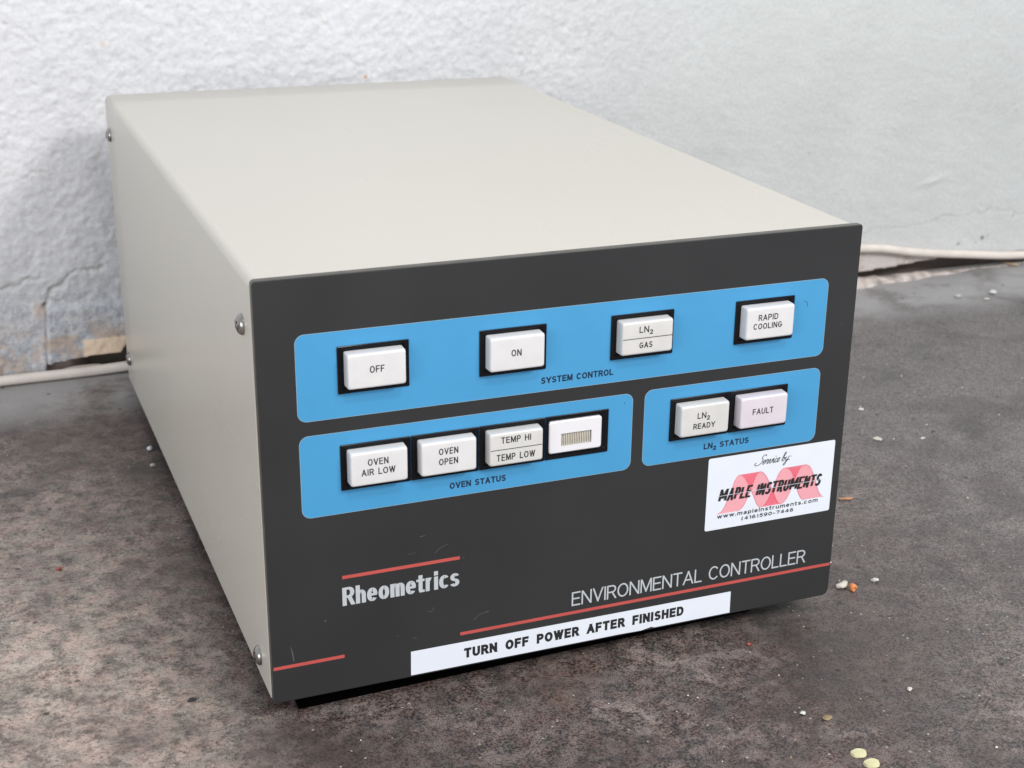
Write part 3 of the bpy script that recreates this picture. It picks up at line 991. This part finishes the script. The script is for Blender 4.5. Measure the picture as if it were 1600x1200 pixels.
t = Ink()
t.text('SYSTEM CONTROL', 104.9, 134.2, 112.9, 2.5, .55, gap=.27, space=.62)
t.build('lettering', navy_m, fp, -.095)
t = Ink()
t.text('OVEN STATUS', 69.1, 91.3, 76.2, 2.5, .55, gap=.27, space=.62)
t.build('lettering', navy_m, fp, -.095)
t = Ink()
t.text('LN2 STATUS', 174.9, 195.2, 76.6, 2.5, .55, gap=.26, space=.62, subs=(2,))
t.build('lettering', navy_m, fp, -.095)
t = Ink()
t.text('Rheometrics', 27.3, 72.8, 35.7, 7.5, .98, gap=.26, an=1.62)
t.build('lettering', silver_m, fp, -.06)
t = Ink()
t.text('ENVIRONMENTAL CONTROLLER', 119.7, 226.8, 17.7, 6.1, .64, gap=.50, space=.52)
t.build('lettering', silver_m, fp, -.06)

# scratches on the front
scr_m = mat('scratch', (.095, .10, .105), .5)
SC = [scr_m, -.062]
def scratch(pts, th):
    k = Ink()
    k.stroke(pts, th)
    k.build('scratch', SC[0], fp, SC[1])
scratch([(7.4, 22.2), (7.9, 19.6), (8.2, 16.6)], .42)
scratch([(7.3, 22.8), (7.4, 21)], .2)
scratch(catmull([(63.0, 50.9), (64.6, 52.4), (66.2, 53.2), (68.2, 53.9)], 4), .17)
scratch([(52.3, 52.6), (54.3, 52.3), (55.7, 52.9)], .14)
scratch(catmull([(78.5, 19.6), (80.4, 21.3), (82.0, 22.0), (84.5, 22.0)], 4), .20)
scratch([(83.4, 22.1), (84.8, 22.3)], .36)
scratch(catmull([(60.2, 27.3), (61.0, 26.7), (62.3, 27.4), (62.6, 28.4)], 4), .20)
scratch([(57.4, 58.8), (59.4, 59.0)], .26)
scratch([(53.9, 16.9), (55.6, 16.6)], .22)
scratch([(47.8, 19.2), (48.5, 19.0)], .24)
scratch([(20.3, 31.2), (20.9, 30.7)], .5)
scratch([(74.2, 47.2), (74.8, 47.0)], .28)
scratch([(234.0, 122.4), (234.5, 122.0)], .3)
scratch([(238.4, 79.0), (238.9, 78.4)], .3)
SC[:] = [navy_m, -.10]
scratch(catmull([(215.9, 133.6), (217.2, 132.6), (217.6, 131.0)], 3), .16)
scratch([(139.2, 101.0), (139.6, 100.8)], .36)

# ------------------------------------------------------------------ push buttons
bezel_m = mat('black_bezel_plastic', (.004, .0045, .007), .22, spec=.28)
white_cap = mat('milky_white_cap', (.70, .69, .695), .30, spec=.5, noise=(160, .03), sss=.25)
grey_cap = mat('greyish_white_cap', (.645, .635, .62), .30, spec=.5, noise=(160, .04), sss=.25)
pink_cap = mat('pinkish_white_cap', (.68, .625, .68), .30, spec=.5, noise=(160, .03), sss=.25)

def make_cap(parent, cx, cz, m, depth=5.0, w_=21.2, h_=12.9, label=None, dx=0, dz=0):
    """key cap: flared foot, rounded front edges"""
    cx += dx; cz += dz
    rings = [(-.2, 0.0, .7), (-depth + 1.1, .05, .8), (-depth + .55, .12, .9), (-depth + .2, .32, 1.0), (-depth + .03, .62, 1.1), (-depth, .95, 1.1)]
    vs, fs = [], []
    for (y, ins, r_) in rings:
        for (px, pz) in rrect(cx - w_ / 2 + ins, cx + w_ / 2 - ins, cz - h_ / 2 + ins, cz + h_ / 2 - ins, r_, 5):
            vs.append((px * MM, y * MM, pz * MM))
    n = len(vs) // len(rings)
    for j in range(len(rings) - 1):
        for i in range(n):
            fs.append((j * n + i, j * n + (i + 1) % n, (j + 1) * n + (i + 1) % n, (j + 1) * n + i))
    fs.append(tuple(range((len(rings) - 1) * n, len(rings) * n)))
    me = pyd('button_cap', vs, fs)
    bm = bmesh.new(); bm.from_mesh(me); bmesh.ops.recalc_face_normals(bm, faces=bm.faces)
    bm.to_mesh(me); bm.free()
    o = link('button_cap', me, m, parent, 60)
    return o

def button(x0, z0, texts, capm, label, split=None, depth=5.0, bw=26.2, bh=17.4, tw=.39, dz=0.0, dx=0.0):
    cx, cz = x0 + bw / 2, z0 + bh / 2
    # bezel with a sunk inner field
    g_ = .12
    out = rrect(x0 + g_, x0 + bw - g_, z0, z0 + bh, .35, 3)
    inn = rrect(cx - 11.6, cx + 11.6, cz - 7.3 + .2, cz + 7.3 + .2, .5, 3)
    n = len(out)
    vs, fs = [], []
    for (ol, y) in ((out, 0.0), (out, -.45), (rrect(x0 + g_ + .2, x0 + bw - g_ - .2, z0 + .2, z0 + bh - .2, .35, 3), -.62), (inn, -.62), (rrect(cx - 11.3, cx + 11.3, cz - 6.8, cz + 7.2, .5, 3), -.12)):
        vs += [(px * MM, y * MM, pz * MM) for px, pz in ol]
    for j in range(4):
        for i in range(n):
            fs.append((j * n + i, j * n + (i + 1) % n, (j + 1) * n + (i + 1) % n, (j + 1) * n + i))
    fs.append(tuple(range(4 * n, 5 * n)))
    me = pyd('push_button', vs, fs)
    bm = bmesh.new(); bm.from_mesh(me); bmesh.ops.recalc_face_normals(bm, faces=bm.faces)
    bm.to_mesh(me); bm.free()
    b = link('push_button', me, bezel_m, root, 30)
    b['label'] = label
    if capm is None:
        return b, cx, cz
    make_cap(b, cx, cz, capm, depth, dz=.35 + dz, dx=dx)
    tt = Ink()
    for (s_, a, b2, base, H, *sub) in texts:
        tt.text(s_, a, b2, base, H, tw, gap=.36, space=.66, subs=sub[0] if sub else ())
    if split is not None:
        tt.stroke([(cx - 10.0, split), (cx + 10.0, split)], .28)
    tt.build('lettering', cap_ink_m, b, -depth - .02)
    return b, cx, cz

button(28.1, 118.8, [('OFF', 38.5, 43.8, 127.0, 2.55)], white_cap, 'white push button reading OFF')
button(80.5, 118.8, [('ON', 91.1, 95.0, 126.8, 2.55)], white_cap, 'white push button reading ON')
button(132.5, 118.9, [('LN2', 142.0, 147.6, 130.0, 2.5, (2,)), ('GAS', 142.2, 147.6, 124.0, 2.3)], grey_cap, 'split white push button reading LN2 over GAS', split=127.9)
button(185.1, 119.0, [('RAPID', 192.7, 201.4, 129.2, 2.4), ('COOLING', 190.7, 203.3, 125.8, 2.35)], white_cap, 'white push button reading RAPID COOLING')
button(28.1, 82.1, [('OVEN', 36.9, 44.5, 92.3, 2.55), ('AIR LOW', 34.5, 47.0, 88.6, 2.5)], white_cap, 'white push button reading OVEN AIR LOW')
button(54.3, 82.1, [('OVEN', 63.4, 70.8, 92.5, 2.5), ('OPEN', 63.4, 70.7, 88.5, 2.5)], white_cap, 'white push button reading OVEN OPEN')
button(80.5, 82.1, [('TEMP HI', 87.4, 99.2, 93.5, 2.5), ('TEMP LOW', 85.7, 100.9, 86.7, 2.6)], grey_cap, 'split white push button reading TEMP HI over TEMP LOW', split=91.1)
button(159.0, 82.4, [('LN2', 168.6, 174.0, 92.2, 2.5, (2,)), ('READY', 167.0, 176.5, 88.0, 2.3)], grey_cap, 'white push button reading LN2 READY')
button(185.2, 82.4, [('FAULT', 193.1, 202.4, 90.5, 2.5)], pink_cap, 'pinkish white push button reading FAULT')
# the blank one whose lens shows a ribbed lamp window
bb, cx, cz = button(106.7, 82.2, [], None, 'button frame without legend, small ribbed lamp window in a white plate')
cx, cz = 118.9, 91.2
ox, oz = rrect(108.1, 129.6, 84.8, 97.6, 1.0, 4), rrect(112.9, 125.5, 87.3, 92.5, .15, 4)
n = len(ox)
vs, fs = [], []
for ol, y in ((ox, -.1), (ox, -1.1), (rrect(108.5, 129.2, 85.2, 97.2, .9, 4), -1.4), (oz, -1.4), (oz, 1.6)):
    vs += [(a * MM, y * MM, b * MM) for a, b in ol]
for j in range(4):
    for i in range(n):
        fs.append((j * n + i, j * n + (i + 1) % n, (j + 1) * n + (i + 1) % n, (j + 1) * n + i))
me = pyd('white_plate', vs, fs)
bm = bmesh.new(); bm.from_mesh(me); bmesh.ops.recalc_face_normals(bm, faces=bm.faces); bm.to_mesh(me); bm.free()
link('white_plate', me, mat('white_plate_plastic', (.76, .75, .78), .32), bb, 30)
rib_m = mat('ribbed_lens_plastic', (.60, .56, .48), .22, spec=.7)
box('lamp_well', (112.95, .9, 87.32), (125.45, 1.5, 92.48), mat('lamp_well_shade', (.26, .23, .19), .5), bb)
N = 17
for i in range(N):
    xa_ = 113.05 + i * (125.4 - 113.05) / N
    box('lens_rib', (xa_, -.75 + .02 * (i % 3), 87.4), (xa_ + .44, .9, 92.4 - .1 * (i % 2)), rib_m, bb, bevel=.1)

# ------------------------------------------------------------------ stickers on the front
paper_m = mat('white_label_film', (.75, .79, .87), .38, noise=(70, .02))
tp = slab('tape_label', [(53.1, .85), (134.0, .75), (141.0, .78), (151.0, .55), (155.5, 1.3), (157.0, .8), (191.9, .75), (191.8, 10.6), (53.2, 11.1)], -.16, -.04, paper_m, root)
tp['label'] = 'white tape strip reading TURN OFF POWER AFTER FINISHED'
t = Ink()
t.text('TURN OFF POWER AFTER FINISHED', 74.6, 170.1, 3.85, 4.3, 1.12, gap=.42, space=.80)
t.build('lettering', ink_m, tp, -.18)

X0, X1, Z0, Z1 = 177.6, 236.4, 40.4, 72.1
stk = slab('service_sticker', rrect(X0, X1, Z0, Z1, .8, 4), -.16, -.04, paper_m, root)
stk['label'] = 'white service sticker with a pink wave ribbon behind black lettering'
def uv(u, v): return (X0 + (X1 - X0) * u, Z1 - (Z1 - Z0) * v)
pink_m = mat('pink_ribbon_print', (.84, .38, .43), .45)
rose_m = mat('rose_ribbon_print', (.82, .10, .16), .45)
pale_m = mat('pale_ribbon_lines', (.80, .50, .56), .45)
def zuv(px, py):
    """reading of the sticker drawing -> sticker fractions (bilinear inverse, done once here)"""
    TL, TR, BR, BL = (113, 250), (1434, 45), (1370, 780), (75, 1000)
    u, v = .5, .5
    for _ in range(12):
        fx = (TL[0] * (1 - u) + TR[0] * u) * (1 - v) + (BL[0] * (1 - u) + BR[0] * u) * v - px
        fy = (TL[1] * (1 - u) + TR[1] * u) * (1 - v) + (BL[1] * (1 - u) + BR[1] * u) * v - py
        dux = (TR[0] - TL[0]) * (1 - v) + (BR[0] - BL[0]) * v; duy = (TR[1] - TL[1]) * (1 - v) + (BR[1] - BL[1]) * v
        dvx = (BL[0] - TL[0]) * (1 - u) + (BR[0] - TR[0]) * u; dvy = (BL[1] - TL[1]) * (1 - u) + (BR[1] - TR[1]) * u
        det = dux * dvy - duy * dvx
        u -= (fx * dvy - fy * dvx) / det; v -= (dux * fy - duy * fx) / det
    return uv(u, v)
crv = [zuv(*p) for p in ((195, 820), (250, 780), (300, 680), (345, 560), (385, 455), (430, 408), (480, 440), (530, 530), (575, 640), (610, 720), (650, 745),
                         (700, 700), (750, 600), (800, 470), (850, 370), (905, 335), (960, 370), (1005, 480), (1040, 600), (1075, 660), (1100, 668))]
cv = catmull(crv, 5)
shift = zuv(640, 375)[0] - zuv(430, 408)[0]
def seg(a, b): return cv[a * 5:b * 5 + 1]
t = Ink()
rise1, fall1, rise2, fall2 = seg(0, 5), seg(5, 10), seg(10, 15), seg(15, 20)
for k, sg in enumerate((rise1, fall1, rise2, fall2)):
    n = len(sg)
    t.add([p for p in sg] + [(p[0] + shift * (1 - (0.0)), p[1] + .0) for p in sg], [(i, i + n, i + n + 1, i + 1) for i in range(n - 1)], .004 * k)
t.build('ribbon_print', pink_m, stk, -.18)
# where the ribbon crosses itself it is darker
def xs_at(sg, z):
    for (xa, za), (xb, zb) in zip(sg[:-1], sg[1:]):
        if (za - z) * (zb - z) <= 0 and abs(za - zb) > 1e-9:
            return xa + (xb - xa) * (z - za) / (zb - za)
    return None
t = Ink()
for a, b, top in ((rise1, fall1, 1), (fall1, rise2, 0), (rise2, fall2, 1)):
    ztop = a[-1][1]
    L_ = []
    for i in range(40):
        z = ztop - (.02 + i * .22) if top else ztop + (.02 + i * .22)
        xa, xb = xs_at(a, z), xs_at(b, z)
        if xa is None or xb is None: break
        if xb >= xa + shift: break
        L_.append(((xb, z), (xa + shift, z)))
    n = len(L_)
    if n > 1:
        vv = [p[0] for p in L_] + [p[1] for p in L_]
        t.add(vv, [(i, i + n, i + n + 1, i + 1) for i in range(n - 1)], 0)
t.build('ribbon_print', rose_m, stk, -.205)
t = Ink()
for j in range(12):
    dx = shift * (j + .5) / 12
    for k, sg in enumerate((rise1, fall1, rise2, fall2)):
        t.stroke([(p[0] + dx, p[1]) for p in sg[::2] + [sg[-1]]], .055, lift=.001 * j + .02 * k)
t.build('ribbon_lines', pale_m, stk, -.21)
t = Ink()
for dx in (0, shift):
    for k, sg in enumerate((rise1, fall1, rise2, fall2)):
        t.stroke([(p[0] + dx, p[1]) for p in sg], .12, lift=.004 * k)
t.build('ribbon_lines', rose_m, stk, -.32)
t = Ink()
xa, zb_ = uv(.088, .615); xb, zt_ = uv(.900, .445)
t.text('#APLE INSTRU#ENTS', xa, xb, zb_, zt_ - zb_, .82, gap=.20, space=.36, slant=.17, an=1.28)
t.build('lettering', ink_m, stk, -.35)
t = Ink()
zm = (zb_ + zt_) / 2 - .1
t.stroke([(xa - .2, zm), (xb + .9, zm)], .17)
t.build('white_line', paper_m, stk, -.40)
t = Ink()
xa, zc = uv(.092, .845); xb, _z = uv(.895, .8)
t.text('www.mapleinstruments.com', xa, xb, zc, 1.8, .29, gap=.60)
xa, zc = uv(.285, .925); xb, _z = uv(.70, .8)
t.text('(416)590-7446', xa, xb, zc, 1.6, .29, gap=.52)
t.build('lettering', ink_m, stk, -.35)
# handwriting style line: Service by:
def sv(px, py): return zuv(px, py)
t = Ink()
SCR = {
 'S': (1.45, [[(1.75, 1.9), (1.5, 2.25), (1.0, 2.15), (.85, 1.65), (1.15, 1.15), (1.1, .5), (.6, .02), (-.15, -.05), (-.5, .35), (-.2, .6)]]),
 'e': (.62, [[(0, .4), (.38, .55), (.5, .85), (.36, 1.02), (.12, .8), (.06, .3), (.26, .0), (.64, .36)]]),
 'r': (.80, [[(0, .35), (.22, .95), (.3, 1.1), (.42, .92), (.62, .92), (.48, .35), (.58, .0), (.82, .35)]]),
 'v': (1.0, [[(0, .35), (.2, 1.0), (.34, .85), (.34, .2), (.5, .0), (.78, .45), (.84, 1.0), (1.0, .85)]]),
 'i': (.5, [[(0, .5), (.2, 1.0), (.14, .3), (.28, .0), (.52, .36)], [(.34, 1.45), (.37, 1.55)]]),
 'c': (.62, [[(.5, .82), (.36, 1.02), (.12, .75), (.08, .28), (.3, .0), (.66, .36)]]),
 'b': (.95, [[(0, .35), (.42, 1.6), (.38, 2.1), (.2, 1.8), (.1, .5), (.28, .0), (.6, .3), (.56, .85), (.42, .7), (.95, .75)]]),
 'y': (.95, [[(0, .95), (.06, .25), (.28, .02), (.56, .5), (.64, 1.0), (.5, .1), (.2, -.95), (-.1, -.8), (.2, -.3), (.8, .3)]]),
 ':': (.3, [[(.05, .05), (.07, .16)], [(.14, .85), (.16, .96)]]),
}
pen = 0.0
for ch in 'Service by:':
    if ch == ' ':
        pen += .55
        continue
    adv, sts = SCR[ch]
    for k, st_ in enumerate(sts):
        q = []
        for (a, b) in st_:
            a2 = pen + a + b * .42
            px_, py_ = 596 + a2 * 42, 312 - a2 * 42 * .168 - b * 42
            q.append(zuv(px_, py_))
        t.stroke(catmull(q, 5), .46 if len(st_) < 3 else .23, .004 * (k + (ch in 'erc') + 2 * (ch in 'vb')))
    pen += adv
t.build('lettering', ink_m, stk, -.35)

# ------------------------------------------------------------------ screws on the left side
def screw(y, z):
    prof = [(3.9, 0.0), (3.9, .35), (3.75, .8), (3.3, 1.45), (2.6, 1.95), (1.7, 2.25), (.9, 2.35)]
    vs, fs = [], []
    n = 28
    for (r_, h_) in prof:
        for k in range(n):
            a = 2 * math.pi * k / n
            vs.append(((-.2 - h_) * MM, (y + r_ * math.cos(a)) * MM, (z + r_ * math.sin(a)) * MM))
    for j in range(len(prof) - 1):
        for k in range(n):
            fs.append((j * n + k, j * n + (k + 1) % n, (j + 1) * n + (k + 1) % n, (j + 1) * n + k))
    fs.append(tuple(range((len(prof) - 1) * n, len(prof) * n)))
    me = pyd('screw', vs, fs)
    bm = bmesh.new(); bm.from_mesh(me); bmesh.ops.recalc_face_normals(bm, faces=bm.faces)
    bm.to_mesh(me); bm.free()
    o = link('screw', me, screw_m, root, 40)
    # cross recess
    cr = Ink()
    vs, fs = [], []
    ang = .5 + z * .3
    for k in range(4):
        a = ang + k * math.pi / 2
        c_, s_ = math.cos(a), math.sin(a)
        b = len(vs)
        for (u_, v_) in ((.0, -.42), (2.1, -.34), (2.1, .34), (0, .42)):
            vs.append(((-.2 - (2.40 - .05 * k * .1 - (u_ > 1) * .10)) * MM, (y + u_ * c_ - v_ * s_) * MM, (z + u_ * s_ + v_ * c_) * MM))
        fs.append((b, b + 1, b + 2, b + 3))
    link('cross_recess', pyd('cross_recess', vs, fs), slot_m, o)
for y, z in ((17.5, 142.2), (20.5, 9.6), (364.0, 146.5), (362.0, 16.8)):
    screw(y, z)
